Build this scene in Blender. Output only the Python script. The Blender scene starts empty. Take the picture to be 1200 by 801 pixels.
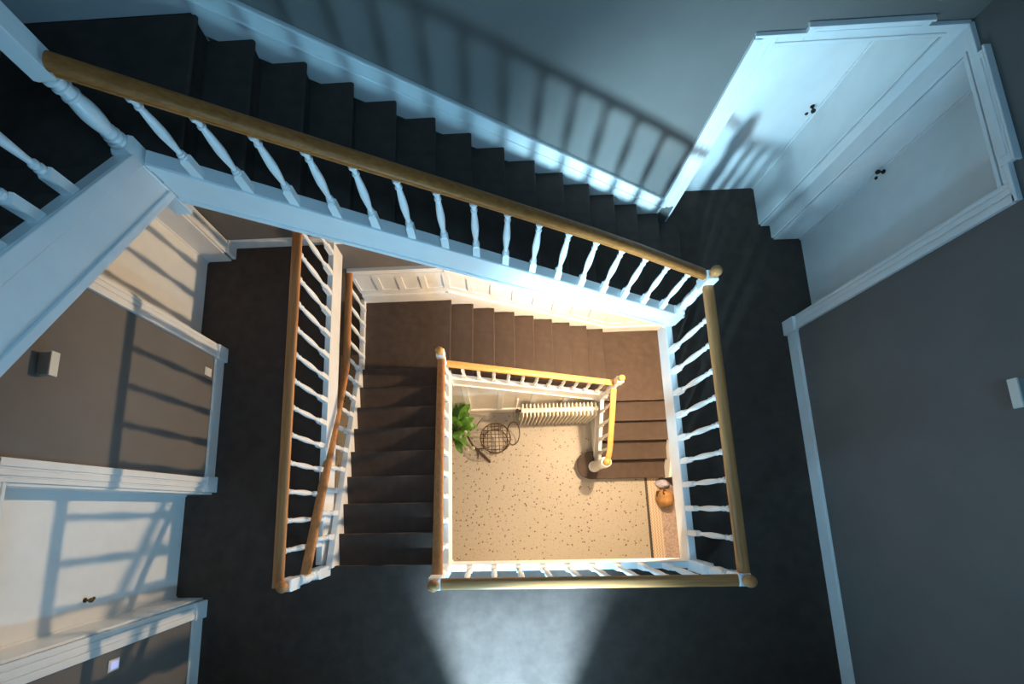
import bpy, bmesh, math, random
from mathutils import Vector, Matrix
random.seed(7)
scene = bpy.context.scene
COL = scene.collection
PI = math.pi

# ------------------------------------------------------------------ camera
cam_d = bpy.data.cameras.new('camera')
cam = bpy.data.objects.new('camera', cam_d)
COL.objects.link(cam)
RX, RY, RZ = 0.180514958, 0.0421643410, -0.0205560273
cam.matrix_world = Matrix.Translation((0, 0, 4.5)) @ (
    Matrix.Rotation(RZ, 4, 'Z') @ Matrix.Rotation(RY, 4, 'Y') @ Matrix.Rotation(RX, 4, 'X'))
cam_d.sensor_width = 36.0
cam_d.sensor_fit = 'HORIZONTAL'
cam_d.lens = 519.3554 * 36.0 / 1200.0
cam_d.shift_x = (600 - 553.8815) / 1200.0
cam_d.shift_y = (498.4792 - 400.5) / 1200.0
cam_d.clip_start = 0.02
scene.camera = cam

# ------------------------------------------------------------------ look, world, light
scene.view_settings.view_transform = 'Standard'
scene.view_settings.look = 'None'
scene.view_settings.exposure = 0.0
scene.view_settings.gamma = 1.0
scene.view_settings.use_curve_mapping = False
world = bpy.data.worlds.new('world')
scene.world = world
world.use_nodes = True
bg = world.node_tree.nodes['Background']
bg.inputs['Color'].default_value = (0.30, 0.55, 0.85, 1)
bg.inputs['Strength'].default_value = 0.02


def lamp(name, kind, loc, color, energy, size=0.1, target=None, **kw):
    d = bpy.data.lights.new(name, kind)
    d.color = color
    d.energy = energy
    if kind == 'AREA':
        d.shape = 'RECTANGLE'
        d.size = kw.get('sx', size)
        d.size_y = kw.get('sy', size)
        if 'spread' in kw:
            d.spread = kw['spread']
    else:
        d.shadow_soft_size = size
    if kind == 'SPOT':
        d.spot_size = kw['angle']
        d.spot_blend = kw.get('blend', 0.3)
    o = bpy.data.objects.new(name, d)
    COL.objects.link(o)
    o.location = loc
    if target is not None:
        o.rotation_euler = (Vector(target) - Vector(loc)).to_track_quat('-Z', 'Y').to_euler()
    return o


WARM = (1.0, 0.72, 0.44)
BLUE = (0.26, 0.66, 1.0)
STREET = (0.29, 0.70, 1.0)
# bluish street lamp outside the tall south window of the landing, with two added lights
lamp('street_lantern', 'POINT', (0.16, -3.20, 1.47), STREET, 470, 0.24)
lamp('north_door_fill', 'SPOT', (0.16, -3.20, 1.47), (0.43, 0.78, 1.0), 5200, 0.24, target=(2.45, 3.4, 0.15), angle=math.radians(48), blend=1.0)  # added spot at the lantern's place, brightens the north door and nearby wall
lamp('floor_patch_fill', 'POINT', (0.16, -3.20, 3.0), (0.44, 0.74, 1.0), 6600, 0.17)  # added second source, only brightens the floor patch inside the window
# daylight through the same window
lamp('window_daylight', 'AREA', (0.16, -2.28, 1.15), BLUE, 54, target=(0.16, 5, 1.1), sx=0.62, sy=1.8)
# warm ceiling lamp under the east side of the landing
lamp('hall_ceiling_lamp', 'POINT', (2.15, 1.53, -0.34), WARM, 550, 0.06)
# warm ceiling lamp under the south side of the landing
lamp('entrance_ceiling_lamp', 'POINT', (0.7, -1.7, -0.7), WARM, 165, 0.15)
# unseen blue fill added below the closed ceiling to lift the ambient light
lamp('overhead_fill', 'AREA', (0.6, -0.4, 6.2), (0.25, 0.62, 1.0), 80.0, target=(0.6, -0.4, 0), sx=1.4, sy=1.4)

# ------------------------------------------------------------------ materials


def mat(name, color, rough=0.5, noise=None, bump=None, spec=0.5, metallic=0.0, coat=0.0):
    m = bpy.data.materials.new(name)
    m.use_nodes = True
    nt = m.node_tree
    b = nt.nodes['Principled BSDF']
    b.inputs['Base Color'].default_value = (*color, 1)
    b.inputs['Roughness'].default_value = rough
    b.inputs['Specular IOR Level'].default_value = spec
    b.inputs['Metallic'].default_value = metallic
    b.inputs['Coat Weight'].default_value = coat
    tc = nt.nodes.new('ShaderNodeTexCoord')
    if noise:
        sc, amt = noise
        n = nt.nodes.new('ShaderNodeTexNoise')
        n.inputs['Scale'].default_value = sc
        n.inputs['Detail'].default_value = 5
        nt.links.new(tc.outputs['Object'], n.inputs['Vector'])
        r = nt.nodes.new('ShaderNodeValToRGB')
        r.color_ramp.elements[0].position = 0.3
        r.color_ramp.elements[1].position = 0.7
        r.color_ramp.elements[0].color = (*[c * (1 - amt) for c in color], 1)
        r.color_ramp.elements[1].color = (*[min(1, c * (1 + amt)) for c in color], 1)
        nt.links.new(n.outputs['Fac'], r.inputs['Fac'])
        nt.links.new(r.outputs['Color'], b.inputs['Base Color'])
    if bump:
        sc, st = bump
        n2 = nt.nodes.new('ShaderNodeTexNoise')
        n2.inputs['Scale'].default_value = sc
        n2.inputs['Detail'].default_value = 3
        nt.links.new(tc.outputs['Object'], n2.inputs['Vector'])
        bp = nt.nodes.new('ShaderNodeBump')
        bp.inputs['Strength'].default_value = st
        bp.inputs['Distance'].default_value = 0.01
        nt.links.new(n2.outputs['Fac'], bp.inputs['Height'])
        nt.links.new(bp.outputs['Normal'], b.inputs['Normal'])
    return m


def wood_mat(name, c1, c2, axis, rough=0.4):
    m = bpy.data.materials.new(name)
    m.use_nodes = True
    nt = m.node_tree
    b = nt.nodes['Principled BSDF']
    b.inputs['Roughness'].default_value = rough
    b.inputs['Specular IOR Level'].default_value = 0.22
    tc = nt.nodes.new('ShaderNodeTexCoord')
    mp = nt.nodes.new('ShaderNodeMapping')
    s = [22, 22, 22]
    s[axis] = 1.2
    mp.inputs['Scale'].default_value = s
    n = nt.nodes.new('ShaderNodeTexNoise')
    n.inputs['Scale'].default_value = 2.2
    n.inputs['Detail'].default_value = 6
    n.inputs['Distortion'].default_value = 0.6
    r = nt.nodes.new('ShaderNodeValToRGB')
    r.color_ramp.elements[0].position = 0.3
    r.color_ramp.elements[1].position = 0.72
    r.color_ramp.elements[0].color = (*c1, 1)
    r.color_ramp.elements[1].color = (*c2, 1)
    nt.links.new(tc.outputs['Object'], mp.inputs['Vector'])
    nt.links.new(mp.outputs['Vector'], n.inputs['Vector'])
    nt.links.new(n.outputs['Fac'], r.inputs['Fac'])
    nt.links.new(r.outputs['Color'], b.inputs['Base Color'])
    return m


def terrazzo_mat():
    m = bpy.data.materials.new('terrazzo')
    m.use_nodes = True
    nt = m.node_tree
    b = nt.nodes['Principled BSDF']
    b.inputs['Roughness'].default_value = 0.5
    tc = nt.nodes.new('ShaderNodeTexCoord')
    base = nt.nodes.new('ShaderNodeTexNoise')
    base.inputs['Scale'].default_value = 40
    nt.links.new(tc.outputs['Object'], base.inputs['Vector'])
    rb = nt.nodes.new('ShaderNodeValToRGB')
    rb.color_ramp.elements[0].color = (0.34, 0.30, 0.24, 1)
    rb.color_ramp.elements[1].color = (0.44, 0.395, 0.325, 1)
    nt.links.new(base.outputs['Fac'], rb.inputs['Fac'])
    prev = rb.outputs['Color']
    for scale, thr, colr in ((12.0, 0.18, (0.15, 0.085, 0.05, 1)), (22.0, 0.20, (0.30, 0.21, 0.135, 1)),
                             (7.5, 0.10, (0.08, 0.05, 0.035, 1))):
        v = nt.nodes.new('ShaderNodeTexVoronoi')
        v.inputs['Scale'].default_value = scale
        nt.links.new(tc.outputs['Object'], v.inputs['Vector'])
        lt = nt.nodes.new('ShaderNodeMath')
        lt.operation = 'LESS_THAN'
        lt.inputs[1].default_value = thr
        nt.links.new(v.outputs['Distance'], lt.inputs[0])
        mx = nt.nodes.new('ShaderNodeMix')
        mx.data_type = 'RGBA'
        nt.links.new(lt.outputs[0], mx.inputs[0])
        nt.links.new(prev, mx.inputs[6])
        mx.inputs[7].default_value = colr
        prev = mx.outputs[2]
    nt.links.new(prev, b.inputs['Base Color'])
    return m


def mosaic_mat(name, c1, c2, scale, zig=False):
    m = bpy.data.materials.new(name)
    m.use_nodes = True
    nt = m.node_tree
    b = nt.nodes['Principled BSDF']
    b.inputs['Roughness'].default_value = 0.4
    tc = nt.nodes.new('ShaderNodeTexCoord')
    r = nt.nodes.new('ShaderNodeValToRGB')
    r.color_ramp.interpolation = 'CONSTANT'
    r.color_ramp.elements[0].color = (*c1, 1)
    r.color_ramp.elements[1].color = (*c2, 1)
    if zig:
        sp = nt.nodes.new('ShaderNodeSeparateXYZ')
        nt.links.new(tc.outputs['Object'], sp.inputs[0])
        pp = nt.nodes.new('ShaderNodeMath')
        pp.operation = 'PINGPONG'
        pp.inputs[1].default_value = 0.026
        nt.links.new(sp.outputs['Y'], pp.inputs[0])
        ad = nt.nodes.new('ShaderNodeMath')
        ad.operation = 'ADD'
        nt.links.new(sp.outputs['X'], ad.inputs[0])
        nt.links.new(pp.outputs[0], ad.inputs[1])
        md = nt.nodes.new('ShaderNodeMath')
        md.operation = 'PINGPONG'
        md.inputs[1].default_value = 0.024
        nt.links.new(ad.outputs[0], md.inputs[0])
        mu = nt.nodes.new('ShaderNodeMath')
        mu.operation = 'MULTIPLY'
        mu.inputs[1].default_value = 1 / 0.024
        nt.links.new(md.outputs[0], mu.inputs[0])
        r.color_ramp.elements[1].position = 0.68
        nt.links.new(mu.outputs[0], r.inputs['Fac'])
    else:
        v = nt.nodes.new('ShaderNodeTexVoronoi')
        v.inputs['Scale'].default_value = scale
        nt.links.new(tc.outputs['Object'], v.inputs['Vector'])
        sp = nt.nodes.new('ShaderNodeSeparateXYZ')
        nt.links.new(v.outputs['Color'], sp.inputs[0])
        r.color_ramp.elements[1].position = 0.5
        nt.links.new(sp.outputs[0], r.inputs['Fac'])
    nt.links.new(r.outputs['Color'], b.inputs['Base Color'])
    return m


M = {
    'wall': mat('grey_wall_paint', (0.165, 0.150, 0.138), 0.75, noise=(3, 0.05), bump=(90, 0.06), spec=0.25),
    'white': mat('white_gloss_paint', (0.84, 0.84, 0.83), 0.32, noise=(6, 0.03), bump=(40, 0.02)),
    'carpet': mat('charcoal_carpet', (0.077, 0.056, 0.046), 0.95, noise=(9, 0.14), bump=(350, 0.5), spec=0.15),
    'plaster': mat('white_plaster', (0.62, 0.61, 0.58), 0.8, noise=(4, 0.04), spec=0.2),
    'oak_x': wood_mat('oak_along_x', (0.44, 0.175, 0.06), (0.60, 0.28, 0.11), 0),
    'oak_y': wood_mat('oak_along_y', (0.44, 0.175, 0.06), (0.60, 0.28, 0.11), 1),
    'oak_z': wood_mat('oak_turned', (0.44, 0.175, 0.06), (0.60, 0.28, 0.11), 2),
    'shaded_oak_x': wood_mat('shaded_oak_along_x', (0.33, 0.105, 0.025), (0.47, 0.18, 0.05), 0),  # same oak, shade on the upper flights put into a darker colour
    'shaded_oak_y': wood_mat('shaded_oak_along_y', (0.33, 0.105, 0.025), (0.47, 0.18, 0.05), 1),
    'warm_lit_oak_x': wood_mat('warm_lit_oak_along_x', (0.52, 0.265, 0.075), (0.66, 0.38, 0.13), 0),  # same oak, warm light on the lower flights put into the colour
    'warm_lit_oak_y': wood_mat('warm_lit_oak_along_y', (0.52, 0.265, 0.075), (0.66, 0.38, 0.13), 1),
    'warm_lit_oak_z': wood_mat('warm_lit_oak_turned', (0.52, 0.25, 0.06), (0.64, 0.34, 0.10), 2),
    'terrazzo': terrazzo_mat(),
    'dark_strip': mat('dark_floor_strip', (0.045, 0.038, 0.03), 0.5),
    'border': mosaic_mat('zigzag_border_mosaic', (0.60, 0.50, 0.38), (0.40, 0.27, 0.19), 1, zig=True),
    'pink': mosaic_mat('pinkish_mosaic', (0.46, 0.34, 0.29), (0.33, 0.26, 0.24), 45),
    'radiator': mat('cream_radiator_enamel', (0.80, 0.76, 0.66), 0.35, noise=(8, 0.03)),
    'cream': mat('cream_panel_paint', (0.82, 0.79, 0.71), 0.45, noise=(5, 0.03)),
    'black_metal': mat('dark_iron', (0.035, 0.025, 0.02), 0.45, metallic=0.7, noise=(30, 0.3)),
    'rust': mat('rusty_wire', (0.075, 0.042, 0.022), 0.6, metallic=0.5, noise=(30, 0.3)),
    'leaf': mat('glossy_green_leaf', (0.12, 0.30, 0.035), 0.35, noise=(14, 0.35)),
    'petal': mat('white_petal', (0.85, 0.83, 0.70), 0.6, noise=(20, 0.05)),
    'pot': mat('terracotta_pot', (0.30, 0.15, 0.08), 0.7, noise=(10, 0.15)),
    'soil': mat('potting_soil', (0.03, 0.022, 0.015), 0.95, noise=(60, 0.4)),
    'bark': mat('brown_bark', (0.075, 0.04, 0.022), 0.85, noise=(25, 0.35), bump=(60, 0.4)),
    'tan_leather': mat('orange_tan_leather', (0.40, 0.21, 0.075), 0.55, noise=(12, 0.3), bump=(80, 0.2)),
    'lilac': mat('grey_lilac_cloth', (0.46, 0.44, 0.54), 0.6, noise=(20, 0.2)),
    'plastic': mat('ivory_plastic', (0.72, 0.70, 0.64), 0.4),
    'shade_grey_plastic': mat('shade_grey_plastic', (0.30, 0.30, 0.28), 0.5, noise=(20, 0.1)),  # grey stands for the unlit top of the wall fittings
    'brass': mat('aged_brass', (0.17, 0.11, 0.045), 0.4, metallic=0.9, noise=(30, 0.2)),
    'chrome': mat('grey_steel', (0.35, 0.35, 0.36), 0.3, metallic=0.9),
}
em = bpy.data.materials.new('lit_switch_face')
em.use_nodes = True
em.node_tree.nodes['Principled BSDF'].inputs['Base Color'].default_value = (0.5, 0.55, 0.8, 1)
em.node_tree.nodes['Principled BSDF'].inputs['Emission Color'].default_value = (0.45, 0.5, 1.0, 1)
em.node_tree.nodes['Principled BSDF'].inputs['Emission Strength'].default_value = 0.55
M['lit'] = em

# ------------------------------------------------------------------ mesh helpers


def V(*a):
    return Vector(a)


class MB:
    def __init__(self):
        self.bm = bmesh.new()

    def hexa(self, p):
        """p: 8 points, bottom loop 0-3 and top loop 4-7"""
        v = [self.bm.verts.new(q) for q in p]
        for f in ((3, 2, 1, 0), (4, 5, 6, 7), (0, 1, 5, 4), (1, 2, 6, 5), (2, 3, 7, 6), (3, 0, 4, 7)):
            self.bm.faces.new([v[i] for i in f])
        return self

    def box(self, x0, x1, y0, y1, z0, z1):
        x0, x1 = sorted((x0, x1)); y0, y1 = sorted((y0, y1)); z0, z1 = sorted((z0, z1))
        return self.hexa([(x0, y0, z0), (x1, y0, z0), (x1, y1, z0), (x0, y1, z0),
                          (x0, y0, z1), (x1, y0, z1), (x1, y1, z1), (x0, y1, z1)])

    def loft(self, rings, cap=True, smooth=False):
        """rings: list of loops with equal counts"""
        vs = [[self.bm.verts.new(p) for p in r] for r in rings]
        n = len(vs[0])
        for a, b in zip(vs, vs[1:]):
            for i in range(n):
                f = self.bm.faces.new((a[i], a[(i + 1) % n], b[(i + 1) % n], b[i]))
                f.smooth = smooth
        if cap:
            self.bm.faces.new(list(reversed(vs[0])))
            self.bm.faces.new(vs[-1])
        return self

    def lathe(self, cx, cy, prof, seg=14, smooth=True):
        """prof: list of (radius, z)"""
        rings = [[(cx + r * math.cos(2 * PI * i / seg), cy + r * math.sin(2 * PI * i / seg), z) for i in range(seg)]
                 for r, z in prof]
        return self.loft(rings, True, smooth)

    def sq(self, cx, cy, prof, ang=0.0):
        """square section lathe, prof: (half width, z)"""
        rings = []
        for h, z in prof:
            ring = []
            for sx, sy in ((-1, -1), (1, -1), (1, 1), (-1, 1)):
                x, y = sx * h, sy * h
                ring.append((cx + x * math.cos(ang) - y * math.sin(ang), cy + x * math.sin(ang) + y * math.cos(ang), z))
            rings.append(ring)
        return self.loft(rings)

    def tube(self, pts, r, seg=8, smooth=True, closed=False):
        pts = [Vector(p) for p in pts]
        n = len(pts)
        rad = r if isinstance(r, (list, tuple)) else [r] * n
        rings = []
        up = None
        for i, p in enumerate(pts):
            if closed:
                t = pts[(i + 1) % n] - pts[i - 1]
            else:
                t = pts[min(i + 1, n - 1)] - pts[max(i - 1, 0)]
            t.normalize()
            if up is None:
                up = Vector((0, 0, 1)) if abs(t.z) < 0.9 else Vector((1, 0, 0))
            u = t.cross(up).normalized()
            w = u.cross(t).normalized()
            up = w
            rings.append([tuple(p + u * rad[i] * math.cos(2 * PI * k / seg) + w * rad[i] * math.sin(2 * PI * k / seg))
                          for k in range(seg)])
        if closed:
            rings.append(rings[0])
        vs = [[self.bm.verts.new(q) for q in rr] for rr in (rings[:-1] if closed else rings)]
        if closed:
            vs.append(vs[0])
        for a, b in zip(vs, vs[1:]):
            for k in range(seg):
                f = self.bm.faces.new((a[k], a[(k + 1) % seg], b[(k + 1) % seg], b[k]))
                f.smooth = smooth
        if not closed:
            self.bm.faces.new(list(reversed(vs[0])))
            self.bm.faces.new(vs[-1])
        return self

    def ball(self, c, r, seg=16, rings=10, sz=1.0):
        prof = []
        for i in range(1, rings):
            a = -PI / 2 + PI * i / rings
            prof.append((r * math.cos(a), c[2] + r * sz * math.sin(a)))
        prof = [(r * 0.03, c[2] - r * sz)] + prof + [(r * 0.03, c[2] + r * sz)]
        return self.lathe(c[0], c[1], prof, seg)

    def build(self, name, material, parent=None, bevel=0.0):
        bmesh.ops.recalc_face_normals(self.bm, faces=self.bm.faces)
        for e in self.bm.edges:
            if len(e.link_faces) == 2 and e.calc_face_angle(0) > 0.75:
                e.smooth = False
        me = bpy.data.meshes.new(name)
        # origin at the bottom centre of the mesh
        xs = [v.co for v in self.bm.verts]
        lo = Vector((min(v.x for v in xs), min(v.y for v in xs), min(v.z for v in xs)))
        hi = Vector((max(v.x for v in xs), max(v.y for v in xs), max(v.z for v in xs)))
        org = Vector(((lo.x + hi.x) / 2, (lo.y + hi.y) / 2, lo.z))
        base = Vector((0, 0, 0))
        p = parent
        while p is not None:
            base += p.location
            p = p.parent
        bmesh.ops.translate(self.bm, verts=self.bm.verts, vec=-org)
        self.bm.to_mesh(me)
        self.bm.free()
        o = bpy.data.objects.new(name, me)
        COL.objects.link(o)
        o.location = org - base
        if parent is not None:
            o.parent = parent
        me.materials.append(material)
        if bevel:
            b = o.modifiers.new('bevel', 'BEVEL')
            b.width = bevel
            b.segments = 2
            b.limit_method = 'ANGLE'
        return o


def thing(name, label, cat, loc, group=None):
    o = bpy.data.objects.new(name, None)
    COL.objects.link(o)
    o.location = loc
    o.empty_display_size = 0.1
    return tag(o, label, cat, group)


def tag(o, label, cat, group=None):
    o['label'] = label
    o['category'] = cat
    if group:
        o['group'] = group
    return o


def struct(o, label=None, cat=None):
    o['kind'] = 'structure'
    if label:
        o['label'] = label
    if cat:
        o['category'] = cat
    return o


def copy_to(src, parent, loc):
    c = src.copy()
    COL.objects.link(c)
    c.parent = parent
    c.location = Vector(loc) - parent.location
    return c


# ------------------------------------------------------------------ key dimensions (metres)
R = 0.16                       # riser
G = -23 * R                    # ground floor level, landing is z = 0
WX, EX, NY, SY = -2.875, 3.135, 2.97, -2.30     # wall faces
TOP = 6.30
UP = 23 * R                    # upper storey level

# ------------------------------------------------------------------ setting
# floors
struct(MB().box(WX, 2.77, SY, 3.0, G - 0.2, G).build('floor_hall', M['terrazzo']), 'speckled tan terrazzo floor of the ground-floor hall', 'floor')
struct(MB().box(2.77, 2.815, SY, 3.0, G - 0.2, G).build('trim_1', M['dark_strip']), 'dark straight strip edging the terrazzo floor', 'floor trim')
struct(MB().box(2.815, 3.02, SY, 3.0, G - 0.2, G).build('trim_2', M['border']), 'zigzag mosaic border of the hall floor', 'floor trim')
struct(MB().box(3.02, 3.5, SY, 3.0, G - 0.2, G).build('floor_margin', M['pink']), 'pinkish mosaic margin of the hall floor', 'floor')

m = MB()
m.box(-3.2, -1.70, -0.565, 3.0, -0.06, 0)          # west strip
m.box(-3.2, 3.45, SY, -0.565, -0.06, 0)            # south strip
m.box(-1.70, -0.47, -0.565, -0.549, -0.06, 0)
m.box(1.92, 3.45, -0.565, 3.45, -0.06, 0)          # east strip
struct(m.build('floor_landing', M['carpet'], bevel=0.0), 'charcoal carpeted U-shaped landing around the stairwell', 'floor')
m = MB()
m.box(-3.2, -1.72, -0.56, 3.0, -0.25, -0.06)
m.box(-3.2, 3.45, SY, -0.575, -0.19, -0.06)
m.box(1.93, 3.45, -0.575, 3.45, -0.19, -0.06)
struct(m.build('ceiling_hall', M['plaster']), 'white plaster underside of the landing', 'ceiling')
m = MB().box(WX - 0.4, EX + 0.4, SY - 0.3, NY + 0.6, TOP, TOP + 0.15)
struct(m.build('ceiling_top', M['plaster']), 'ceiling over the stairwell', 'ceiling')
m = MB().box(WX, EX, SY, -0.62, UP - 0.22, UP)
m.box(WX, -1.95, -0.62, -0.25, UP - 0.22, UP)
struct(m.build('floor_upper', M['plaster']), 'upper storey floor slab behind the viewer', 'floor')

# walls
WD1 = (1.75, 2.82)      # west door niches (y range)
WD2 = (-0.845, 0.20)
WDX = -3.15
ED = (1.83, 2.80)
EDX = 3.417
ND = (1.94, 3.02)
NDY = 3.42
HZ = 1.985
m = MB()
for y0, y1 in ((SY - 0.1, WD2[0]), (WD2[1], WD1[0]), (WD1[1], NY + 0.05)):
    m.box(WX - 0.45, WX, y0, y1, G, TOP)
for y0, y1 in (WD1, WD2):
    m.box(WX - 0.45, WX, y0, y1, HZ, TOP)
    m.box(WX - 0.45, WX, y0, y1, G, -0.05)
struct(m.build('wall_west', M['wall']))
m = MB()
m.box(EX, EX + 0.45, SY - 0.1, 0.43, -0.2, TOP)
m.box(EX, EX + 0.45, 0.43, ED[0], G, TOP)
m.box(EX, EX + 0.45, ED[1], NY + 0.03, G, TOP)
m.box(EX + 0.36, EX + 0.45, SY - 0.1, 0.43, G, -0.2)
m.box(EX, EX + 0.45, ED[0], ED[1], HZ, TOP)
m.box(EX, EX + 0.45, ED[0], ED[1], G, -0.05)
struct(m.build('wall_east', M['wall']))
m = MB()
m.box(WX - 0.4, ND[0], NY, NY + 0.55, G, TOP)
m.box(ND[1], EX + 0.4, NY, NY + 0.55, G, TOP)
m.box(ND[0], ND[1], NY, NY + 0.55, HZ, TOP)
m.box(ND[0], ND[1], NY, NY + 0.55, G, -0.05)
struct(m.build('wall_north', M['wall']))
m = MB()
WN = (-0.14, 0.46, 0.15, 2.02)
m.box(WX - 0.4, WN[0], SY - 0.1, SY, G, TOP)
m.box(WN[1], EX + 0.4, SY - 0.1, SY, G, TOP)
m.box(WN[0], WN[1], SY - 0.1, SY, G, WN[2])
m.box(WN[0], WN[1], SY - 0.1, SY, WN[3], TOP)
struct(m.build('wall_south', M['wall']))

# ---- door niches with splay linings, doors, casings


def frame_axes(wall):
    # returns function (u, n, z) -> xyz ; u along the wall, n out of the wall into the room
    if wall == 'W':
        return lambda u, n, z: (WX + n, u, z)
    if wall == 'E':
        return lambda u, n, z: (EX - n, u, z)
    return lambda u, n, z: (u, NY - n, z)


def abox(mb, f, u0, u1, n0, n1, z0, z1):
    a = f(u0, n0, z0)
    b = f(u1, n1, z1)
    return mb.box(a[0], b[0], a[1], b[1], a[2], b[2])


def casing(wall, u0, u1, ulo, uhi, cor, name, label, zlo=(0.0, 0.0), plain_hi=False):
    """u0,u1 niche opening; ulo,uhi outer edges of the jamb boards; cor = centre cornice range"""
    f = frame_axes(wall)
    m = MB()
    for (a, b, zb) in ((ulo, u0, zlo[0]), (uhi, u1, zlo[1])):   # outer -> inner
        d = b - a
        if plain_hi and a == uhi:                                # plain board in the corner
            abox(m, f, a, b, 0, 0.022, zb, 2.06)
            continue
        abox(m, f, a, a + d * 0.36, 0, 0.034, zb, 2.06)
        abox(m, f, a + d * 0.36, a + d * 0.46, 0, 0.022, zb, 2.06)
        abox(m, f, a + d * 0.46, a + d * 0.72, 0, 0.028, zb, 2.06)
        abox(m, f, a + d * 0.72, a + d * 0.80, 0, 0.018, zb, 2.06)
        abox(m, f, a + d * 0.80, b, 0, 0.022, zb, 2.06)
        if zb == 0.0:                                            # plinth block
            abox(m, f, a - (0.012 if d > 0 else -0.012) * (abs(d) > 0.1), b, 0, 0.052, 0, 0.16)
    # head: inner bead, groove, frieze, cornice
    abox(m, f, u0, u1, 0, 0.022, HZ, HZ + 0.022)
    abox(m, f, u0, u1, 0, 0.010, HZ + 0.022, HZ + 0.034)
    abox(m, f, u0, u1, 0, 0.028, HZ + 0.034, HZ + 0.06)
    abox(m, f, min(ulo, uhi), max(ulo, uhi), 0, 0.034, HZ + 0.06, 2.072)
    abox(m, f, cor[0], cor[1], 0, 0.038, HZ + 0.045, 2.10)
    abox(m, f, cor[0] - 0.012, cor[1] + 0.012, 0, 0.046, 2.104, 2.118)
    abox(m, f, cor[0] + 0.05, cor[1] - 0.05, 0, 0.043, HZ + 0.060, 2.085)
    o = m.build(name, M['white'], bevel=0.004)
    return struct(o, label, 'door frame')


casing('W', WD1[0], WD1[1], 1.605, 2.955, (1.88, 2.69), 'trim_3', 'white moulded frame around the north door of the west wall')
casing('W', WD2[0], WD2[1], -0.995, 0.345, (-0.71, 0.07), 'trim_4', 'white moulded frame around the door left of the landing, nearest the lit switch')
casing('E', ED[0], ED[1], 1.692, 2.955, (1.936, 2.715), 'trim_5', 'white moulded frame of the east door beside the corner', plain_hi=True)
casing('N', ND[0], ND[1], 1.785, 3.120, (2.10, 2.85), 'trim_6', 'white moulded frame of the north door at the foot of the upper stairs', zlo=(0.40, 0.0), plain_hi=True)


def lining(wall, u0, u1, depth, name):
    f = frame_axes(wall)
    m = MB()
    t = 0.02
    abox(m, f, u0, u0 + t, -depth, 0.0, 0, HZ)
    abox(m, f, u1 - t, u1, -depth, 0.0, 0, HZ)
    abox(m, f, u0, u1, -depth, 0.0, HZ - t, HZ)
    return struct(m.build(name, M['white'], bevel=0.003))


def door(wall, u0, u1, depth, name, label, knob_u, knob_m, kz=1.03):
    f = frame_axes(wall)
    m = MB()
    abox(m, f, u0 + 0.02, u1 - 0.02, -depth - 0.04, -depth, 0.0, HZ)
    d = m.build(name, M['white'], bevel=0.002)
    struct(d, label, 'door')
    # flush stop bead round the leaf
    m = MB()
    abox(m, f, u0 + 0.02, u0 + 0.035, -depth, -depth + 0.012, 0, HZ - 0.02)
    abox(m, f, u1 - 0.035, u1 - 0.02, -depth, -depth + 0.012, 0, HZ - 0.02)
    m.build('door_stop', M['white'], d)
    # knob on a rose and the keyhole cover below
    c = Vector(f(knob_u, -depth, kz))
    nrm = (Vector(f(0, 1, 0)) - Vector(f(0, 0, 0)))
    m = MB()
    m.tube([c, c + nrm * 0.006], 0.018, 14)
    m.tube([c, c + nrm * 0.040], 0.008, 10)
    m.tube([c + nrm * 0.034, c + nrm * 0.040, c + nrm * 0.052, c + nrm * 0.062, c + nrm * 0.066],
           [0.010, 0.016, 0.019, 0.015, 0.005], 14)
    m.build('door_knob', M[knob_m], d)
    m = MB()
    c2 = Vector(f(knob_u, -depth, kz - 0.075))
    m.tube([c2, c2 + nrm * 0.008, c2 + nrm * 0.010], [0.014, 0.012, 0.006], 12)
    m.build('keyhole_cover', M[knob_m], d)
    return d


lining('W', *WD1, WX - WDX, 'trim_7')
lining('W', *WD2, WX - WDX, 'trim_8')
lining('E', *ED, EDX - EX, 'trim_9')
lining('N', *ND, NDY - NY, 'trim_10')
door('W', *WD1, WX - WDX, 'door_1', 'white door in the west wall under the upper stairs', 1.84, 'brass')
door('W', *WD2, WX - WDX, 'door_2', 'white door with dark brass knob in the west wall', -0.645, 'brass')
door('E', *ED, EDX - EX, 'door_3', 'white door in the east wall beside the north-east corner', 2.735, 'black_metal')
door('N', *ND, NDY - NY, 'door_4', 'white door in the north wall with palest bluish light', 2.93, 'black_metal')

# ---- baseboards


def baseboard(wall, spans, name, z=0.0, h=0.13, label=None):
    f = frame_axes(wall)
    m = MB()
    for a, b in spans:
        abox(m, f, a, b, 0, 0.016, z, z + h)
        abox(m, f, a, b, 0, 0.009, z + h, z + h + 0.018)
    return struct(m.build(name, M['white'], bevel=0.003), label, 'baseboard')


baseboard('W', [(SY, -0.995), (0.345, 1.605)], 'baseboard_west', label='white baseboard along the landing west wall')
baseboard('E', [(SY, 1.692)], 'baseboard_east', label='white baseboard along the landing east wall')
baseboard('N', [(WX, -1.15)], 'baseboard_north', label='white baseboard under the upper stairs on the north wall')

# window in the south wall (behind the viewer): frame only, sash open
m = MB()
for x0, x1, z0, z1 in ((WN[0] - 0.06, WN[0], WN[2] - 0.06, WN[3] + 0.06), (WN[1], WN[1] + 0.06, WN[2] - 0.06, WN[3] + 0.06),
                       (WN[0] - 0.06, WN[1] + 0.06, WN[3], WN[3] + 0.06), (WN[0] - 0.06, WN[1] + 0.06, WN[2] - 0.06, WN[2])):
    m.box(x0, x1, SY, SY + 0.03, z0, z1)
struct(m.build('window_1', M['white'], bevel=0.004))

# ------------------------------------------------------------------ stairs
NOSE = 0.028


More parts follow.
